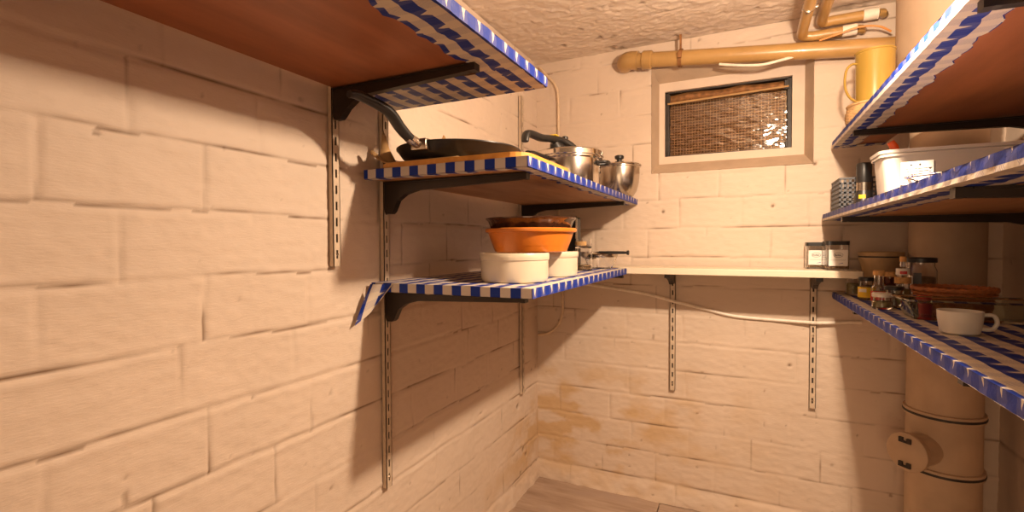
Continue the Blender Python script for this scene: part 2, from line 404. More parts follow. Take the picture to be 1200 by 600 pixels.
for i in range(nz+1):
    z = oz0+.010+i*(oz1-oz0-.062)/nz; ws.box(ox0+.02, ox1-.018, FY+.008, FY+.011, z-.0011, z+.0011)
ws.build('wire_mesh', M_WIRE, fr)
sh = MB(); sh.box(ox0-.03, ox1+.03, IY+.06, IY+.08, oz0-.03, oz1+.03); sh.build('light_shaft', M_OUT, win)

# ------------------------------------------------------------------ slotted wall rails
def rail(label, x, y, z0, z1, face, group='slotted shelf rails'):
    """face: +x (left wall) or -y (back wall); built along local +X as outward"""
    t = thing('slotted_rail', label, 'shelf rail', (x, y, z0), 0 if face == 'x' else -PI/2, group)
    Ht = z1-z0; a = MB(); d0, d1, hw = .0, .013, .0115
    a.box(d0, d1, -hw, -hw+.002, 0, Ht); a.box(d0, d1, hw-.002, hw, 0, Ht)
    a.box(d1-.002, d1, -hw, -.003, 0, Ht); a.box(d1-.002, d1, .003, hw, 0, Ht)
    z = 0
    while z < Ht:
        a.box(d1-.002, d1, -.003, .003, z, min(z+.019, Ht)); z += .040
    a.build('rail_profile', M_RAIL, t)
    b = MB(); b.box(.004, .0055, -hw+.002, hw-.002, .002, Ht-.002); b.build('slot_shade_strip', M_SLOTSHADE, t)  # dark strip put in as the shade seen through the slots
    s = MB()
    for zz in (.03, Ht*.55): s.lathe([(0, .0022), (.003, .002), (.0045, 0)], (0, 0, 0), 12)
    for i, zz in enumerate((.03, Ht*.55)):
        q = MB(); q.lathe([(0, .0022), (.003, .0018), (.0045, 0), (0, 0)], (0, 0, 0), 12)
        q.v = [(d1+v[2], v[0], zz+v[1]) for v in q.v]; q.build('screw', M_STEELB, t)
    return t
XW = LX+.004
rail('short pale slotted rail under the highest shelf, ending halfway up the left wall', XW, .905, 1.1085, 1.98, 'x')
rail('long pale slotted rail on the left wall, ending far below the shelves', XW, 1.0914, .467, 1.535, 'x')
rail('slotted rail in the back corner of the left wall, ending below the casseroles', XW, 2.028, .472, 1.83, 'x')
rail('left slotted rail below the cream back shelf', -.2845, DY-.004, .515, 1.03, 'y')
rail('right slotted rail below the cream back shelf, rust marked and ending lower', .2425, DY-.004, .510, 1.03, 'y')

# ------------------------------------------------------------------ shelves
def bracket(parent, x, y, ztop, length, rot, foot=.088, name='bracket'):
    """cantilever arm: local +X outward from the wall rail, top at ztop"""
    f = foot
    poly = [(0, 0), (length, 0), (length, -.013), (length-.02, -.016), (.11, -.026), (.070, -.036), (.045, -.052), (.030, -f+.006), (.022, -f), (.004, -f), (0, -f+.01)]
    m = MB(); c, s = math.cos(rot), math.sin(rot)
    m.prism(poly, 'y', -.009, .009)
    m.box(length-.012, length+.001, -.011, .011, -.016, .0); m.box(0, length-.02, -.013, .013, -.003, 0)
    m.v = [(x+v[0]*c-v[1]*s, y+v[0]*s+v[1]*c, ztop+v[2]) for v in m.v]
    return m.build(name, M_BRACK, parent)
def jit(a, b, amp): return amp*(math.sin(a*47+b*13)+math.sin(a*113+b*71)*.6+math.sin(a*29-b*37)*.5)
def cover(parent, sgn, xw, W, ya, yb, top, T, end_y, uf=.06, ue=.05, wav=.004, other=True, flap=None, ph=(0, 0), eps=.0022):
    """gingham oilcloth wrapped over a board: wall edge at xw, W deep towards sgn, from ya to yb;
    end_y is the end whose cloth is folded under widely ('a' or 'b')"""
    m = MB(); zt = top; zb = top-T; X = lambda d: xw+sgn*d; We = W+eps
    A, B = ya-eps, yb+eps; yE = A if end_y == 'a' else B
    U = lambda y: (yE-y)*(1 if end_y == 'a' else -1)+ph[0]; V = lambda d: d-W+ph[1]
    L = B-A; nl = max(24, int(L/.018))
    m.grid(lambda u, v: (X(v*We), A+u*L, zt+eps+.0006*jit(u*L, v, 1)*(1 if .05 < v < .97 else 0)), nl, 20, lambda u, v: (U(A+u*L), V(v*We)))
    # front edge and the hem folded under it
    m.grid(lambda u, v: (X(We)+sgn*.0007*jit(u*L*2, v, 1), A+u*L, zt+eps-v*(T+2*eps)), nl, 3, lambda u, v: (U(A+u*L), V(We)+v*T))
    def hem(u, v):
        wd = uf+wav*jit(u*L*1.3, 1, 1)
        return (X(We-v*wd), A+u*L, zb-eps-abs(.0012*jit(u*L*3, v*2, 1))*math.sin(v*PI))
    m.grid(hem, nl, 6, lambda u, v: (U(A+u*L), V(We)+T+v*uf))
    for which in (('a', 'b') if other else (end_y,)):
        y = A if which == 'a' else B; s2 = 1 if which == 'a' else -1; wdt = ue if which == end_y else .03
        nw = max(16, int(W/.018))
        m.grid(lambda u, v: (X(u*We), y, zt+eps-v*(T+2*eps)), nw, 3, lambda u, v: (U(y)+v*T, V(u*We)))
        def ehem(u, v):
            wd = wdt+wav*1.2*jit(u*W*1.6+3, 2, 1)
            return (X(u*(We-.002)), y+s2*v*wd, zb-eps-.0006-abs(.0012*jit(u*W*3, v*2, 1))*math.sin(v*PI))
        m.grid(ehem, nw, 5, lambda u, v: (U(y)+T+v*wdt, V(u*We)))
    if flap:
        y = A if end_y == 'a' else B; s2 = -1 if end_y == 'a' else 1
        d0, d1, dr = flap
        m.grid(lambda u, v: (X(d0+u*(d1-d0)*(1-.45*v)), y+s2*(.004+.055*v*(1-u)+.006*math.sin(u*6+v*2)), zt-.001-v*dr*(1-.62*u)), 10, 8,
               lambda u, v: (U(y)+v*dr, V(d0+u*(d1-d0))))
    return m.build('gingham_cover', M_CLOTH, parent, fix=False)
SHG = 'wall shelves covered in blue gingham oilcloth'
XB = LX+.0185                                              # back edge of the left shelves, clear of the rails
WL = -.4405-XB
def left_shelf(label, ya, yb, top, T, mat, **k):
    t = thing('wall_shelf', label, 'shelf', (0, 0, 0), 0, SHG)
    b = MB(); b.box(XB, XB+WL, ya, yb, top-T, top); b.build('shelf_board', mat, t)
    cover(t, 1, XB, WL, ya, yb, top, T, **k); return t
s1 = left_shelf('highest left wall shelf with a bare red-brown underside, close under the ceiling', -.2, 1.118, 1.565, .019, M_BOARD, end_y='b', uf=.10, ue=.165, wav=.005)
bracket(s1, LX+.0172, .905, 1.5435, .40, 0, .075)
s2 = left_shelf('middle left wall shelf carrying the frying pan and steel pots', 1.003, 2.224, 1.357, .019, M_BOARD2, end_y='a', uf=.045, ue=.030, wav=.007)
bracket(s2, LX+.0172, 1.0914, 1.3355, .435, 0); bracket(s2, LX+.0172, 2.028, 1.3355, .46, 0)
s3 = left_shelf('lowest left wall shelf carrying casseroles and orange dish', 1.027, 2.004, 1.057, .019, M_BOARD2, end_y='a', uf=.04, ue=.02, flap=(.0, .075, .105))
bracket(s3, LX+.0172, 1.0914, 1.0335, .43, 0); bracket(s3, LX+.0172, 2.028, 1.0335, .455, 0)

bs = thing('wall_shelf', 'plain cream shelf along the back wall below the window', 'shelf', (0, 0, 0))
b = MB(); b.box(LX+.02, .364, 2.01, 2.224, 1.0370, 1.0620, .002); b.build('shelf_board', M_CREAM, bs)
for x in (-.2845, .2425): bracket(bs, x, DY-.0172, 1.0365, .17, -PI/2, .05)

XR = RX-.02
def right_shelf(label, xf, ya, yb, top, nx, ny, mat, uf, ue, brk, vph=0):
    t = thing('wall_shelf', label, 'shelf', (0, 0, 0), 0, SHG); T = .019
    b = MB(); b.prism([(XR, ya), (xf, ya), (xf, yb), (nx, yb), (nx, ny), (XR, ny)], 'z', top-T, top); b.build('shelf_board', mat, t)
    # cover follows the part in front of the flue notch, and the rest of the board behind it
    W = nx-xf
    cover(t, -1, nx, W, ya, yb, top, T, end_y='b', uf=uf, ue=ue, wav=.004, ph=(0, vph))
    c2 = MB(); c2.grid(lambda u, v: (nx+v*(XR-nx), ya+u*(ny-ya), top+.0022), 40, 12, lambda u, v: (yb-ya-u*(ny-ya), -W-v*(XR-nx))).build('gingham_cover', M_CLOTH, t, fix=False)
    for yy in brk: bracket(t, RX-.006, yy, top-T-.0035, RX-.006-xf-.012, PI, .088)
    return t
right_shelf('highest right wall shelf seen from below, under the yellow jug', .298, .55, 2.205, 1.540, .455, 1.94, M_BOARD, .075, .05, (1.885, .95), .014)
right_shelf('middle right wall shelf carrying the white tub', .270, .55, 2.205, 1.266, .485, 1.975, M_BOARD2, .085, .04, (1.885, .95), .012)
right_shelf('lowest right wall shelf crowded with spice jars', .305, .55, 2.205, .970, .485, 1.975, M_BOARD2, .03, .03, (1.885, 1.02), .006)

# ------------------------------------------------------------------ pipes and cables
ip = thing('waste_pipe', 'ochre painted waste pipe running above the window to the corner flue', 'pipe', (0, 0, 0))
PY = DY-.052
pA, pB = Vector((-.46, PY, 1.966)), Vector((.478, PY, 1.866))
pp = lambda t: pA.lerp(pB, t)
m = MB(); m.tube([pp(t/10) for t in range(11)], .0315, 20); m.build('pipe_run', M_PIPE, ip)
el = MB(); pts = [pA+Vector((.03, 0, -.003))]+[pA+Vector((-.035*math.sin(a), .05*(1-math.cos(a)), .002)) for a in (0, .4, .8, 1.2, 1.57)]
el.tube(pts, .038, 18, rs=[.039, .039, .040, .040, .038, .036]); el.build('pipe_elbow', M_PIPE, ip)
co = MB(); d = (pB-pA).normalized()
for c in (.075,): co.tube([pp(c)-d*.022, pp(c)-d*.018, pp(c)+d*.018, pp(c)+d*.022], .04, 20, rs=[.035, .039, .039, .035])
co.build('pipe_socket', M_PIPE, ip)
cl = MB(); c0 = pp(.222); cl.tube([c0-d*.007, c0+d*.007], .0375, 20); cl.box(c0.x-.004, c0.x+.004, c0.y-.006, c0.y+.006, c0.z+.03, c0.z+.10)
cl.box(c0.x-.008, c0.x+.008, c0.y-.046, c0.y-.034, c0.z-.012, c0.z+.012, .002); cl.build('pipe_clamp', M_RUST, ip)
def supply(label, xs, zc, y1, xe, ze, ry):
    t = thing('supply_pipe', label, 'pipe', (0, 0, 0), 0, 'supply pipes under the ceiling')
    R = .018; m = MB()
    pts = [(xs, .7, zc+.012), (xs, y1-.03, zc)]+[(xs+.02*(1-math.cos(a)), y1-.03+.03*math.sin(a), zc+(ze-zc)*.5*math.sin(a)) for a in (.4, .8, 1.2, 1.57)]+[(xs+.04, y1, ze), (xe, y1, ze)]
    m.tube(pts, R, 16); m.build('pipe_run', M_PIPE, t)
    k = MB(); zk = zc+.012*(y1-.03-1.93)/(y1-.03-.7); k.tube([(xs, 1.922, zk), (xs, 1.938, zk)], R+.003, 16); k.box(xs-.003, xs+.003, 1.926, 1.934, zk+R, ZC-.002); k.box(xs+R, xs+R+.010, 1.925, 1.935, zk-.006, zk+.006, .001); k.build('pipe_clamp', M_STEELB, t)
    s = MB(); s.tube([(xe-.045, y1, ze), (xe, y1, ze)], R+.0025, 16); s.build('pipe_socket', M_CABW, t)
    e = MB(); e.tube([(xe, y1, ze), (xe+.014, y1+.004, ze), (xe+.02, y1+.02, ze)], R*.8, 14); e.build('pipe_elbow', M_PIPE, t)
    return t
supply('lower of the two ceiling supply pipes, bending right just above the waste pipe', .188, 1.952, 2.185, .365, 1.9455, 0)
supply('upper of the two ceiling supply pipes, bending right close against the ceiling', .250, 1.986, 2.180, .428, 1.9895, 0)
fl_ = thing('flue_pipe', 'thick painted flue pipe standing in the right back corner', 'pipe', (.605, 2.09, 0))
m = MB(); m.lathe([(0, 0), (.1, 0), (.1, 1.62), (0, 1.62)], n=40); m.build('pipe_run', M_FLUE, fl_)
m = MB(); m.lathe([(.1, 1.60), (.138, 1.615), (.1425, 1.63), (.1425, 2.036), (0, 2.036)], n=40); m.build('pipe_sleeve', M_FLUE, fl_)
for z in (.59, .405):
    m = MB(); m.lathe([(.1, -.012), (.107, -.010), (.108, -.004), (.1035, 0), (.108, .004), (.107, .012), (.1, .014)], (0, 0, z), 40); m.build('pipe_collar', M_FLUE, fl_)
    m = MB(); m.lathe([(.1085, -.004), (.1092, -.002), (.1092, .002), (.1085, .004), (.104, .004), (.104, -.004), (.1085, -.004)], (0, 0, z), 40); m.build('sealing_ring', M_FRAME, fl_)
cap = MB(); cap.lathe([(.052, 0), (.052, .155), (.060, .157), (.062, .162), (.062, .175), (.056, .180), (0, .181)], n=36)
Rm = Vector((-.72, -.69, 0)).normalized().to_track_quat('Z', 'Y').to_matrix()
cap.v = [tuple(Rm @ Vector(v)+Vector((0, 0, .478))) for v in cap.v]; co_ = cap.build('inspection_cap', M_FLUE, fl_)
for sz in (-1, 1):
    lg = MB(); lg.prism([(-.018, sz*.040-.008), (.018, sz*.040-.008), (.018, sz*.040+.008), (.006, sz*.040+.008), (.006, sz*.040-.002), (-.006, sz*.040-.002), (-.006, sz*.040+.008), (-.018, sz*.040+.008)], 'z', .179, .187)
    lg.v = [tuple(Rm @ Vector(v)+Vector((0, 0, .478))) for v in lg.v]; lg.build('cap_clip', M_FRAME, co_)

def cable(name, label, pts, r, mat):
    m = MB(); m.tube(spline(pts, 10), r, 8); return tag(m.build(name, mat), label, 'cable')
CY = DY-.0065
cable('cable', 'cream cable dropping down the back corner behind the left shelves and looping at the bottom',
      [(-.915, CY, 2.025), (-.882, CY, 1.984), (-.835, CY, 1.93), (-.818, CY, 1.86), (-.8165, CY, 1.66), (-.815, CY, 1.30), (-.80, CY, 1.0), (-.7964, CY, .894), (-.797, CY, .83), (-.819, CY, .767), (-.87, CY-.001, .722), (-.925, CY-.002, .708)], .0062, M_CABLE)
cable('cable', 'pale cable sagging across the back wall below the cream shelf',
      [(-.72, CY, .972), (-.6266, CY, .962), (-.50, CY, .947), (-.3908, CY, .9312), (-.30, CY-.016, .912), (-.2845, CY-.018, .909), (-.26, CY-.015, .903), (-.15, CY, .878), (-.0405, CY, .8558), (.1, CY, .849), (.215, CY-.012, .8485), (.2425, CY-.0185, .8485), (.27, CY-.012, .849), (.40, CY, .858)], .0065, M_CABW)
cable('cable', 'loose pale cable hanging just below the ochre waste pipe', [(-.10, PY-.012, 1.890), (-.03, PY-.02, 1.872), (.05, PY-.022, 1.860), (.11, PY-.02, 1.866), (.17, PY-.01, 1.878)], .0055, M_CABW)
cable('wire', 'thin orange wire lying on top of the waste pipe', [(.245, 2.155, 1.915), (.30, 2.14, 1.922), (.36, 2.13, 1.932), (.42, 2.135, 1.926), (.46, 2.15, 1.906)], .0035, M_COPPER)

# ------------------------------------------------------------------ things on the middle left shelf
S2 = 1.357+.003
def rounded(x0, x1, y0, y1, r, n=6):
    P = []
    for cx, cy, a0 in ((x1-r, y1-r, 0), (x0+r, y1-r, PI/2), (x0+r, y0+r, PI), (x1-r, y0+r, 3*PI/2)):
        P += [(cx+r*math.cos(a0+PI/2*k/n), cy+r*math.sin(a0+PI/2*k/n)) for k in range(n+1)]
    return P
m = MB(); P = rounded(-.885, -.452, 1.012, 1.36, .05)
m.prism(P, 'z', S2, S2+.014)
tag(m.build('cutting_board', M_CUT), 'honey coloured wooden cutting board lying under the frying pan', 'cutting board')
# cardboard sheet under the pan with curled corners
zc0 = S2+.016
m = MB()
def sheet(u, v):
    x = -.893+u*.26; y = 1.02+v*.37
    k = max(0, 1-u/.16)
    z = zc0+k**1.6*(.035*math.exp(-((v-.02)/.05)**2)+.095*math.exp(-((v-.13)/.035)**2)+.145*math.exp(-((v-.92)/.06)**2))
    return (x+.008*k*math.sin(v*20), y-.02*k*(1-v), z)
m.grid(sheet, 16, 60)
o = m.build('cardboard_sheet', M_CARD); so = o.modifiers.new('thick', 'SOLIDIFY'); so.thickness = .0025; so.offset = 0
tag(o, 'torn brown cardboard sheet with corners curling up behind the frying pan', 'cardboard')
PZ = zc0+.003; pc = (-.722, 1.172)
pan = thing('frying_pan', 'big dark frying pan on the cutting board with handle raised to the left', 'frying pan', (pc[0], pc[1], PZ))
m = MB(); m.lathe([(0, 0), (.118, 0), (.134, .003), (.156, .018), (.169, .036), (.172, .038), (.172, .041), (.168, .041), (.152, .020), (.128, .008), (0, .006)], n=64); m.build('pan_body', M_PAN, pan)
hp = spline([(-.012, -.160, .030), (-.018, -.200, .042), (-.022, -.232, .062), (-.024, -.275, .092), (-.040, -.345, .108), (-.046, -.372, .106)], 6)
n_ = len(hp); rs = [.0105+.0055*math.sin(PI*min(1, i/(n_-1)*.9+.1)) for i in range(n_)]
m = MB(); m.tube(hp[6:], .016, 14, flat=.75, rs=rs[6:]); m.build('handle', M_BLK, pan)
m = MB(); m.tube(hp[:8], .012, 12, rs=[.013]*8); m.box(-.034, .012, -.176, -.154, .018, .046, .003); m.build('ferrule', M_STEELB, pan)

pk = thing('pressure_cooker', 'steel pressure cooker with arched black lid handle, left of the saucepan', 'pressure cooker', (-.605, 1.765, S2))
m = MB(); m.lathe([(0, 0), (.104, 0), (.112, .006), (.1155, .02), (.1155, .112), (.1265, .116), (.1265, .121), (.112, .121), (.1105, .02), (.106, .01), (0, .008)], n=56); m.build('pot_body', M_STEEL, pk)
m = MB(); m.lathe([(.1275, .122), (.130, .124), (.130, .140), (.126, .144), (.105, .149), (.05, .154), (0, .155), (0, .140), (.1275, .122)], n=56); m.build('lid', M_STEEL, pk)
m = MB()
arch = spline([(.03, .03, .150), (.005, .00, .176), (-.02, -.03, .187), (-.04, -.075, .187), (-.055, -.13, .181), (-.062, -.185, .181), (-.066, -.225, .180), (-.068, -.243, .171), (-.068, -.250, .148)], 6)
m.tube(arch, .016, 14, flat=.7, rs=[.010+.009*math.sin(PI*min(1, .15+i/(len(arch)-1)*.75)) for i in range(len(arch))])
m.tube([(-.03, -.03, .152), (-.034, -.04, .165), (-.038, -.05, .18)], .02, 14, rs=[.034, .026, .018]); lh = m.build('lid_handle', M_BLK, pk)
m = MB(); m.lathe([(0, .0), (.012, 0), (.012, .010), (.009, .013), (0, .013)], (-.010, -.012, .192), 20); m.build('pressure_valve', M_BLK, lh)
m = MB(); m.box(-.048, -.022, -.074, -.044, .199, .204, .002); m.build('handle_slider', M_YLAB, lh)
m = MB(); m.tube(spline([(-.045, -.105, .112), (-.052, -.14, .114), (-.060, -.20, .115), (-.064, -.24, .111)], 5), .012, 12, flat=.7); m.build('body_handle', M_BLK, pk)
m = MB(); m.tube(spline([(.108, .03, .098), (.138, .045, .10), (.150, .02, .10), (.145, -.01, .10), (.113, -.02, .098)], 5), .006, 10); m.build('loop_handle', M_BLK, pk)

sp = thing('saucepan', 'rounded steel saucepan with black lid knob at the far end of the shelf', 'saucepan', (-.497, 2.127, S2))
m = MB(); m.lathe([(0, 0), (.050, 0), (.060, .006), (.074, .028), (.083, .062), (.086, .098), (.0865, .128), (.0905, .131), (.0905, .134), (.084, .134), (.0825, .098), (.072, .032), (.056, .012), (0, .006)], n=52); m.build('pot_body', M_STEELB, sp)
m = MB(); m.lathe([(.0935, .1345), (.0945, .137), (.092, .141), (.07, .148), (.035, .155), (0, .157), (0, .146), (.0935, .1345)], n=52); ld_ = m.build('lid', M_STEEL, sp)
m = MB(); m.lathe([(0, .155), (.010, .156), (.011, .166), (.019, .170), (.020, .180), (.016, .184), (0, .185)], n=28); m.build('knob', M_BLK, ld_)
m = MB(); m.tube(spline([(-.084, -.02, .112), (-.108, -.026, .116), (-.113, 0, .117), (-.108, .026, .116), (-.084, .02, .112)], 5), .006, 10); m.build('loop_handle', M_BLK, sp)

# ------------------------------------------------------------------ things on the lowest left shelf
S3 = 1.055+.003
def casserole(label, x, y, r, h):
    t = thing('casserole_dish', label, 'casserole dish', (x, y, S3), 0, 'cream stoneware casseroles')
    m = MB(); m.lathe([(0, 0), (r*.88, 0), (r*.955, .004), (r*.985, .014), (r*.985, h-.020), (r*1.01, h-.018), (r*1.02, h-.012), (r*1.02, h-.003), (r*1.0, h), (r*.93, h), (r*.92, .012), (0, .008)], n=56)
    m.build('dish_body', M_CERW, t); return t
casserole('larger cream round casserole at the front of the lowest left shelf', -.572, 1.212, .094, .0795)
casserole('second cream casserole partly hidden behind the front one, under the orange dish', -.560, 1.462, .085, .0795)
od = thing('baking_dish', 'orange round terracotta baking dish resting on two cream casseroles', 'baking dish', (-.572, 1.325, S3+.0795))
m = MB(); m.lathe([(0, 0), (.100, 0), (.106, .003), (.118, .034), (.1255, .056), (.133, .058), (.1345, .061), (.1345, .067), (.132, .069), (.127, .069), (.1225, .055), (.112, .018), (.103, .007), (0, .006)], n=64); m.build('dish_body', M_ORANGE, od)
pd = thing('pie_dish', 'dark brown glass pie dish stacked in the orange dish', 'pie dish', (-.572, 1.325, S3+.0765))
m = MB(); n = 72; prof = [(0, .050), (.088, .050), (.108, .063), (.1165, .072), (.124, .092), (.133, .0985), (.1335, .1015), (.130, .1025), (.121, .095), (.111, .076), (.09, .056), (0, .055)]
vs = []; fs = []; k_ = len(prof)
for i in range(n):
    a = 2*PI*i/n
    for r, z in prof:
        rr = r*(1+.018*math.sin(a*24)*max(0, min(1, (r-.10)/.012))) if .072 <= z <= .0975 else r
        vs.append((rr*math.cos(a), rr*math.sin(a), z))
for i in range(n):
    for k in range(k_-1): fs.append((i*k_+k, ((i+1) % n)*k_+k, ((i+1) % n)*k_+k+1, i*k_+k+1))
m.add(vs, fs, True); m.build('dish_body', M_BROWNG, pd)

bt = thing('baking_tin', 'black baking tin standing upright in the dark under the middle left shelf', 'baking tin', (-.665, 1.86, S3))
m = MB(); m.box(-.075, .075, .0, .006, 0, .205, .002)
for a in ((-.075, -.071, -.045, .002, 0, .205), (.071, .075, -.045, .002, 0, .205), (-.075, .075, -.045, .002, 0, .004), (-.075, .075, -.045, .002, .201, .205)): m.box(*a)
m.build('tin_body', M_BLK, bt)
m = MB()
for a in ((-.078, -.070, -.049, -.043, 0, .208), (.070, .078, -.049, -.043, 0, .208), (-.078, .078, -.049, -.043, .200, .208)): m.box(*a, .002)
m.build('rolled_rim', M_STEELB, bt)

def jar(name, label, x, y, z, prof_r, h, wall=.0022, group=None, neck=None, glass=M_GLASS, n=32):
    t = thing(name, label, 'jar' if 'bottle' not in name else 'bottle', (x, y, z), 0, group)
    r = prof_r; nk = neck or r*.86
    hs_ = h-.012 if neck is None else h*.66
    out = [(0, 0), (r*.9, 0), (r, .004), (r, hs_*.88), (nk, hs_), (nk, h)]
    inn = [(nk-wall, h), (nk-wall, hs_), (r-wall, hs_*.87), (r-wall, .006), (0, .005)]
    m = MB(); m.lathe(out+inn, n=n); m.build('jar_body', glass, t); return t
def fill(t, r, z0, z1, mat, n=28):
    m = MB(); m.lathe([(0, z0), (r, z0), (r, z1), (r*.8, z1+.002), (0, z1+.0015)], n=n); return m.build('contents', mat, t)
def lid(t, r, z0, z1, mat, name='lid', n=28):
    m = MB(); m.lathe([(0, z0), (r, z0), (r, z1-.002), (r-.002, z1), (0, z1)], n=n); return m.build(name, mat, t)
def wrap(t, r, z0, z1, a0, a1, mat, name='paper_label', n=14):
    m = MB(); R0 = r+.0004; R1 = r+.0009
    P = [(R1*math.cos(a0+(a1-a0)*i/n), R1*math.sin(a0+(a1-a0)*i/n)) for i in range(n+1)]+[(R0*math.cos(a1+(a0-a1)*i/n), R0*math.sin(a1+(a0-a1)*i/n)) for i in range(n+1)]
    m.prism(P, 'z', z0, z1); return m.build(name, mat, t)

t = jar('preserving_jar', 'clear glass jar with smaller glass lid behind the second casserole', -.558, 1.80, S3, .034, .085)
fill(t, .030, .006, .020, M_SPICE)
m = MB(); m.lathe([(0, .086), (.030, .086), (.0315, .090), (.0315, .122), (.029, .122), (.029, .092), (0, .090)], n=32); gl = m.build('glass_lid', M_GLASS, t)
wrap(gl, .0315, .096, .112, -2.6, -.9, M_CARD, 'lid_reflection')  # tan reflection on the glass, added as a coloured strip
t = thing('glass_bowl', 'low clear glass bowl under the black handle at the shelf end', 'bowl', (-.535, 1.965, S3))
m = MB(); m.lathe([(0, 0), (.040, 0), (.046, .004), (.062, .034), (.067, .056), (.0645, .057), (.059, .035), (.043, .008), (0, .006)], n=44); m.build('bowl_body', M_GLASS, t)
m = MB(); m.lathe([(.0672, .048), (.069, .052), (.069, .058), (.066, .061), (.064, .058)], n=44); m.build('bowl_rim', M_STEELB, t)
t = thing('strainer', 'black-handled wire strainer resting across the glass bowl', 'strainer', (-.535, 1.965, S3))
m = MB(); m.tube(spline([(.004, -.045, .068), (.05, -.045, .0675), (.10, -.045, .067), (.118, -.045, .067)], 5), .0052, 10, rs=[.005]*4+[.0058]*8+[.005]*4); m.tube([(.117, -.045, .067), (.125, -.045, .067)], .009, 12); hd = m.build('handle', M_BLK, t)
m = MB(); rg = [(-.042+.046*math.cos(a*2*PI/24), -.02+.046*math.sin(a*2*PI/24), .066) for a in range(25)]; m.tube(rg, .0022, 8)
m.tube([(-.01, -.045, .067), (.01, -.045, .068)], .003, 8); m.build('strainer_rim', M_STEELB, t)
m = MB(); m.lathe([(.045, .066), (.041, .054), (.030, .044), (.015, .039), (0, .038)], (-.042, -.02, 0), 32); m.build('strainer_mesh', M_WIRE, t)

# ------------------------------------------------------------------ jars on the cream back shelf
SB = 1.0625
def square_jar(label, x, y, w, h, rz):
    t = thing('storage_jar', label, 'jar', (x, y, SB), rz, 'square glass jars on the cream shelf')
    a = w/2; wl = .0025
    P = rounded(-a, a, -a, a, w*.16, 4); Q = rounded(-a+wl, a-wl, -a+wl, a-wl, w*.13, 4); n = len(P); hb = h-.014
    m = MB(); vs = [(p[0], p[1], 0) for p in P]+[(p[0], p[1], hb) for p in P]+[(q[0], q[1], hb) for q in Q]+[(q[0], q[1], .004) for q in Q]
    fs = [tuple(range(n))[::-1], tuple(range(3*n, 4*n))]
    for L in range(3): fs += [(L*n+i, L*n+(i+1) % n, (L+1)*n+(i+1) % n, (L+1)*n+i) for i in range(n)]
    m.add(vs, fs); m.build('jar_body', M_GLASS, t)
    m = MB(); m.prism(rounded(-a+.004, a-.004, -a+.004, a-.004, w*.12, 4), 'z', .006, .014); m.build('contents', M_SPICE, t)
    m = MB(); m.prism(rounded(-a-.001, a+.001, -a-.001, a+.001, w*.18, 4), 'z', hb, h); m.build('lid', M_BLK, t)
    m = MB(); lw = w*.40; m.box(-lw, lw, -a-.0012, -a-.0004, h*.15, h*.70); lb = m.build('paper_label', M_PAPER, t)
    yf = -a-.0014; zc = h*.52; m = MB()
    for k in range(20):
        a0, a1 = 2*PI*k/20, 2*PI*(k+1)/20
        for rr in (.0128,):
            p = [(rr*math.cos(q)*1.15, yf, zc+rr*.62*math.sin(q)) for q in (a0, a1)]
            m.tube([Vector(p[0]), Vector(p[1])], .0005, 4)
    x_ = -.011
    for wd, hh in ((.003, .005), (.002, .004), (.003, .0035), (.002, .005), (.003, .004), (.0025, .0035), (.002, .004)):
        m.box(x_, x_+wd*.75, yf-.0003, yf+.0002, zc-.003, zc-.003+hh*1.2); x_ += wd+.0006
    m.box(-lw*.8, lw*.8, yf-.0002, yf+.0002, h*.345, h*.352); m.build('label_print', M_INK, lb)
    m = MB(); m.prism([(.000, h*.21), (.016, h*.235), (.014, h*.255), (.003, h*.228)], 'y', yf-.0003, yf+.0002); m.build('blue_mark', M_BLUEINK, lb)
    return t
square_jar('left and smaller of two white-labelled square jars with black lids on the cream shelf', .242, 2.183, .062, .100, 0)
square_jar('right and larger of two white-labelled square jars with black lids on the cream shelf', .296, 2.098, .072, .104, .07)

# ------------------------------------------------------------------ things on the highest right shelf
S = 1.540+.003
wb = thing('wicker_basket', 'round tan wicker basket standing beneath the yellow jug', 'basket', (.388, 2.0, S))
m = MB(); vs = []; fs = []; n = 64; L = 16
for j in range(L+1):
    z = .0805*j/L; r0 = .074+.008*math.sin(PI*j/L)
    for i in range(n):
        a = 2*PI*i/n; r = r0+.0028*math.sin(i*PI/2+(j % 2)*PI); vs.append((r*math.cos(a), r*math.sin(a), z))
for j in range(L):
    for i in range(n): fs.append((j*n+i, j*n+(i+1) % n, (j+1)*n+(i+1) % n, (j+1)*n+i))
fs.append(tuple(range(n))[::-1]); fs.append(tuple(range(L*n, L*n+n)))
m.add(vs, fs, True); m.build('woven_body', M_WICK, wb)
m = MB(); m.tube([(.077*math.cos(a*2*PI/40), .077*math.sin(a*2*PI/40), .0765) for a in range(41)], .0045, 8); m.build('rim_braid', M_WICK, wb)
jg = thing('measuring_jug', 'yellow plastic measuring jug with thin loop handle on the highest right shelf', 'jug', (.386, 2.0, S+.0815))
m = MB(); m.lathe([(0, 0), (.050, 0), (.053, .003), (.055, .164), (.057, .166), (.057, .171), (.0545, .171), (.0525, .162), (.050, .006), (0, .005)], n=48); m.build('jug_body', M_YEL, jg)
dv = Vector((-.95, -.25, 0)).normalized()
hp = [dv*a+Vector((0, 0, z)) for a, z in ((.050, .132), (.068, .134), (.084, .118), (.090, .085), (.087, .050), (.073, .022), (.050, .006))]
m = MB(); m.tube(spline(hp, 6), .0048, 10, flat=.8); m.build('handle', M_YEL, jg)

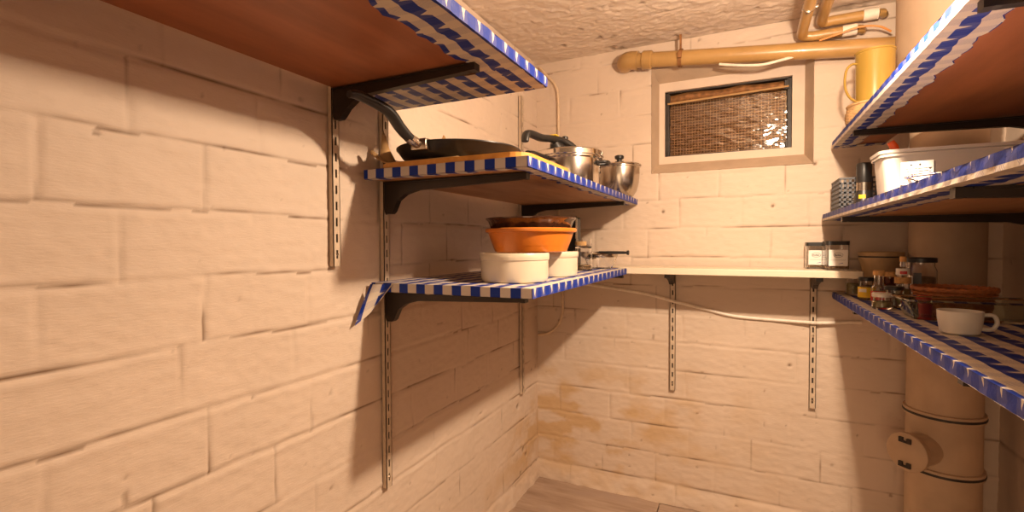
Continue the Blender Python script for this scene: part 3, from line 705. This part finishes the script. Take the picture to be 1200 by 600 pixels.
# ------------------------------------------------------------------ things on the middle right shelf
S = 1.266+.003
gb = thing('plastic_basket', 'dark grey perforated basket at the back end of the middle right shelf', 'basket', (.362, 2.10, S))
a, bq, h = .068, .085, .112
m = MB(); m.box(-a, a, -bq, bq, 0, .003)
def lattice(p0, p1, nx, nz):
    p0 = Vector(p0); p1 = Vector(p1); d = p1-p0; nrm = Vector((d.y, -d.x, 0)).normalized()*.0012
    def bar(u0, u1, z0, z1):
        q = [p0+d*u0, p0+d*u1]; v = [q[0]-nrm, q[1]-nrm, q[1]+nrm, q[0]+nrm]
        m.add([(p.x, p.y, z0) for p in v]+[(p.x, p.y, z1) for p in v], [(0,1,2,3),(7,6,5,4),(0,4,5,1),(1,5,6,2),(2,6,7,3),(3,7,4,0)])
    for i in range(nx+1):
        u = i/nx; bar(max(0, u-.24/nx), min(1, u+.24/nx), 0, h)
    for i in range(nz+1): bar(0, 1, max(0, i*h/nz-.0032), min(h, i*h/nz+.0032))
lattice((-a, -bq, 0), (a, -bq, 0), 9, 7); lattice((-a, bq, 0), (-a, -bq, 0), 11, 7); lattice((a, -bq, 0), (a, bq, 0), 11, 7); lattice((a, bq, 0), (-a, bq, 0), 9, 7)
m.build('lattice_body', M_DARK, gb)
m = MB()
for q in ((-a-.002, a+.002, -bq-.002, -bq+.002), (-a-.002, a+.002, bq-.002, bq+.002), (-a-.002, -a+.002, -bq, bq), (a-.002, a+.002, -bq, bq)): m.box(*q, h-.002, h+.004, .001)
m.build('basket_rim', M_DARK, gb)
to = thing('hand_torch', 'black upright torch with silver band and yellow sticker before the grey basket', 'torch', (.350, 1.945, S))
m = MB(); m.lathe([(0, 0), (.029, 0), (.031, .004), (.029, .020), (.0225, .055), (.0215, .062), (0, .062)], n=32); m.build('torch_head', M_BLK, to)
m = MB(); m.lathe([(0, .062), (.0212, .062), (.0212, .088), (0, .088)], n=32); m.build('silver_band', M_STEELB, to)
m = MB(); m.lathe([(0, .088), (.0205, .088), (.0215, .092), (.0215, .146), (.019, .152), (0, .153)], n=32); m.build('torch_handle', M_BLK, to)
wrap(to, .0252, .034, .048, -2.3, -1.55, M_YLAB, 'yellow_sticker')
m = MB(); m.tube(spline([(.012, -.004, .151), (.024, -.005, .149), (.034, -.006, .125), (.040, -.004, .09), (.038, 0, .05)], 5), .0022, 6); m.build('wrist_strap', M_BLK, to)

tu = thing('plastic_tub', 'large white plastic tub with rolled rim on the middle right shelf', 'tub', (.478, 1.664, S))
hx, hy, h = .150, .068, .136
def loop(sx, sy, z, r): return [(p[0], p[1], z) for p in rounded(-sx, sx, -sy, sy, r, 5)]
m = MB(); Ls = [loop(hx-.014, hy-.012, 0, .02), loop(hx-.012, hy-.010, .004, .022), loop(hx-.002, hy-.002, h-.010, .026), loop(hx+.006, hy+.006, h-.008, .03), loop(hx+.007, hy+.007, h, .03), loop(hx-.003, hy-.003, h, .026), loop(hx-.015, hy-.014, .006, .02)]
n = len(Ls[0]); vs = sum(Ls, []); fs = [tuple(range(n))[::-1], tuple(range(6*n, 7*n))]
for L in range(6): fs += [(L*n+i, L*n+(i+1) % n, (L+1)*n+(i+1) % n, (L+1)*n+i) for i in range(n)]
m.add(vs, fs, True); m.build('tub_body', M_WHT, tu)
m = MB(); Ls = [loop(hx+.002, hy+.002, h-.016, .028), loop(hx+.004, hy+.004, h-.017, .03), loop(hx+.004, hy+.004, h-.011, .03), loop(hx+.001, hy+.001, h-.011, .028)]
vs = sum(Ls, []); fs = []
for L in range(3): fs += [(L*n+i, L*n+(i+1) % n, (L+1)*n+(i+1) % n, (L+1)*n+i) for i in range(n)]
m.add(vs, fs, True); m.build('rim_bead', M_WHT, tu)
oh = thing('brush', 'orange-red handle poking out of the white tub', 'brush', (.37, 1.664, S+.010))
m = MB(); m.tube([(.045, .01, .004), (.02, .004, .07), (-.004, 0, .145), (-.012, -.002, .158)], .008, 14, rs=[.005, .006, .0105, .009]); m.build('handle', M_ORNG, oh)
m = MB(); m.box(.034, .060, 0, .022, 0, .014, .003); m.build('bristle_block', M_WHT, oh)
ct = thing('carton', 'small white printed carton standing in front of the white tub', 'carton', (.366, 1.455, S), -.32)
m = MB(); m.box(-.030, .030, -.016, .016, 0, .082, .0012); m.build('carton_body', M_PAPER, ct)
m = MB(); m.box(.0302, .0308, -.0155, .0155, .001, .081); m.build('dark_side_panel', M_DARK, ct)
m = MB(); yf = -.0164; random.seed(4)
for i in range(9):
    z = .064-i*.0062; x1 = .026-random.random()*.02
    x = -.026
    while x < x1:
        wd = .003+random.random()*.006; m.box(x, min(x+wd, .027), yf-.0002, yf+.0003, z, z+.0016); x += wd+.0012
for x in (-.012, .004): m.box(x, x+.003, yf-.0002, yf+.0003, .0715, .0765); m.box(x-.001, x+.004, yf-.0002, yf+.0003, .0735, .0748)
for i in range(9): m.box(.022, .0255, yf-.0002, yf+.0003, .014+i*.006, .0155+i*.006)
m.prism([(-.030, .018), (-.024, .020), (-.023, .027), (-.030, .030)], 'y', yf-.0002, yf+.0003)
m.build('printed_text', M_INK, ct)
pt = thing('plastic_tray', 'small clear plastic tray lying at the shelf edge beside the white carton', 'tray', (.362, 1.285, S))
m = MB(); m.lathe([(0, 0), (.040, 0), (.047, .006), (.055, .026), (.060, .028), (.060, .031), (.054, .030), (.045, .009), (0, .003)], n=36); m.build('tray_shell', M_GLASS, pt)

# ------------------------------------------------------------------ things on the lowest right shelf
S = .970+.003; JG = 'small jars on the lowest right shelf'
tb_ = thing('clay_pot', 'tan round clay pot with a dark grooved rim right of the cream shelf', 'pot', (.433, 2.115, S))
m = MB(); m.lathe([(0, 0), (.044, 0), (.050, .006), (.0555, .06), (.0572, .100), (.0645, .128), (.066, .134), (.0645, .138), (.066, .142), (.067, .154), (.062, .155), (.058, .13), (.046, .01), (0, .008)], n=48); m.build('pot_body', M_TAN, tb_)
m = MB(); m.lathe([(.0648, .1345), (.0662, .1355), (.0662, .1395), (.0648, .1405), (.0642, .1375), (.0648, .1345)], n=48); m.build('rim_groove', M_FRAME, tb_)
t = jar('spice_jar', 'grey-olive spice jar under the right end of the cream shelf', .350, 2.10, S, .022, .060, group=JG); fill(t, .019, .006, .040, M_HERB); lid(t, .0205, .0602, .0650, M_YLAB)
t = jar('spice_jar', 'small jar with yellow label and dark lid near the back of the lowest right shelf', .3605, 1.95, S, .0215, .062, group=JG); fill(t, .0185, .006, .045, M_SPICE); lid(t, .021, .0622, .074, M_BLK); wrap(t, .0215, .008, .042, -3.6, -.2, M_YLAB); wrap(t, .0222, .026, .036, -2.7, -1.7, M_PAPER, 'label_print')
t = jar('spice_bottle', 'red-labelled spice bottle with a cork stopper', .369, 1.822, S, .0195, .088, neck=.0125, group=JG); fill(t, .0165, .006, .040, M_SPICE); lid(t, .0155, .0882, .103, M_CORK, 'cork'); wrap(t, .0195, .010, .040, -3.4, -.3, M_RED); wrap(t, .0202, .030, .038, -2.5, -1.4, M_PAPER, 'label_print')
t = jar('storage_jar', 'brown glass jar with a broad dark lid in front of the clay pot', .424, 1.952, S, .0255, .078, glass=M_BRNJAR, group=JG); fill(t, .022, .006, .05, M_SPICE); lid(t, .0245, .0782, .092, M_CORK, 'cork_lid')
t = jar('storage_jar', 'short glass jar with olive contents nearest the gingham shelf edge', .352, 1.70, S, .0245, .034, group=JG); fill(t, .0215, .006, .020, M_HERB); lid(t, .024, .0342, .045, M_WHT)
t = jar('storage_jar', 'low glass jar with flat black lid behind the glass loaf dish', .392, 1.755, S, .0225, .050, group=JG); fill(t, .0195, .006, .030, M_SPICE); lid(t, .0235, .0502, .061, M_BLK)
t = jar('storage_jar', 'glass jar with a thick wooden lid carrying a small corked bottle', .432, 1.842, S, .0195, .064, group=JG); fill(t, .0165, .006, .045, M_HERB); lid(t, .0205, .0642, .083, M_CORK, 'wooden_lid')
t = jar('spice_bottle', 'tiny corked bottle with pink label standing on a wooden jar lid', .432, 1.842, S+.0835, .0165, .046, neck=.0075, group=JG); fill(t, .0135, .006, .020, M_SPICE); lid(t, .0085, .0462, .062, M_CORK, 'cork'); wrap(t, .0165, .006, .026, -3.2, -.4, M_PAPER); wrap(t, .0172, .009, .018, -2.2, -1.2, M_RED, 'label_print')
t = jar('storage_jar', 'tall wide glass jar with black screw lid behind the wicker basket', .490, 1.905, S, .041, .126, group=JG); fill(t, .0375, .006, .080, M_SPICE); lid(t, .0405, .1262, .141, M_BLK); wrap(t, .041, .030, .085, -3.0, -2.25, M_PAPER); wrap(t, .041, .030, .095, -2.22, -1.75, M_DARK, 'dark_label')
t = jar('spice_jar', 'small red jar standing before the red-brown wicker basket', .431, 1.643, S, .0165, .036, group=JG); fill(t, .0135, .005, .026, M_RED); lid(t, .0165, .0362, .044, M_RED); wrap(t, .0165, .006, .026, -3.3, -.2, M_RED)
wr = thing('wicker_basket', 'low red-brown wicker basket at the right of the spice jars', 'basket', (.525, 1.757, S))
m = MB()
for j in range(6):
    z = .008+j*.0095; r = .074+.0028*j
    m.tube([((r+.0025*math.sin(i*PI/2+j*PI))*math.cos(i*2*PI/48), (r+.0025*math.sin(i*PI/2+j*PI))*math.sin(i*2*PI/48), z) for i in range(49)], .0042, 6)
for i in range(24):
    a = i*2*PI/24; m.tube([(.072*math.cos(a), .072*math.sin(a), .004), (.089*math.cos(a), .089*math.sin(a), .058)], .0026, 6)
m.lathe([(0, 0), (.074, 0), (.074, .004), (0, .005)], n=40); m.build('woven_body', M_WICKR, wr)
m = MB()
for q in (0, 1): m.tube([(.0895*math.cos(i*2*PI/64), .0895*math.sin(i*2*PI/64), .058+.003*math.sin(i*PI/2+q*PI)) for i in range(65)], .0048, 7)
m.build('rim_braid', M_WICKR, wr)
gd = thing('loaf_dish', 'rectangular clear glass loaf dish at the front of the lowest right shelf', 'glass dish', (.497, 1.545, S))
hx, hy, h = .145, .070, .050
Ls = [loop(hx-.024, hy-.020, 0, .012), loop(hx-.022, hy-.018, .003, .014), loop(hx-.004, hy-.004, h-.006, .018), loop(hx+.004, hy+.004, h-.004, .022), loop(hx+.004, hy+.004, h, .022), loop(hx-.006, hy-.006, h, .018), loop(hx-.025, hy-.021, .007, .012)]
m = MB(); n = len(Ls[0]); vs = sum(Ls, []); fs = [tuple(range(n))[::-1], tuple(range(6*n, 7*n))]
for L in range(6): fs += [(L*n+i, L*n+(i+1) % n, (L+1)*n+(i+1) % n, (L+1)*n+i) for i in range(n)]
m.add(vs, fs, True); m.build('dish_body', M_GLASSG, gd)
cp = thing('cup', 'white ceramic cup at the right edge of the lowest right shelf', 'cup', (.400, 1.30, S))
m = MB(); m.lathe([(0, 0), (.027, 0), (.032, .004), (.036, .030), (.037, .048), (.0345, .048), (.033, .030), (.028, .008), (0, .006)], n=40); m.build('cup_body', M_WHT, cp)
m = MB(); m.tube(spline([(.035, 0, .040), (.052, 0, .040), (.058, 0, .026), (.050, 0, .012), (.033, 0, .012)], 5), .004, 8); m.build('handle', M_WHT, cp)
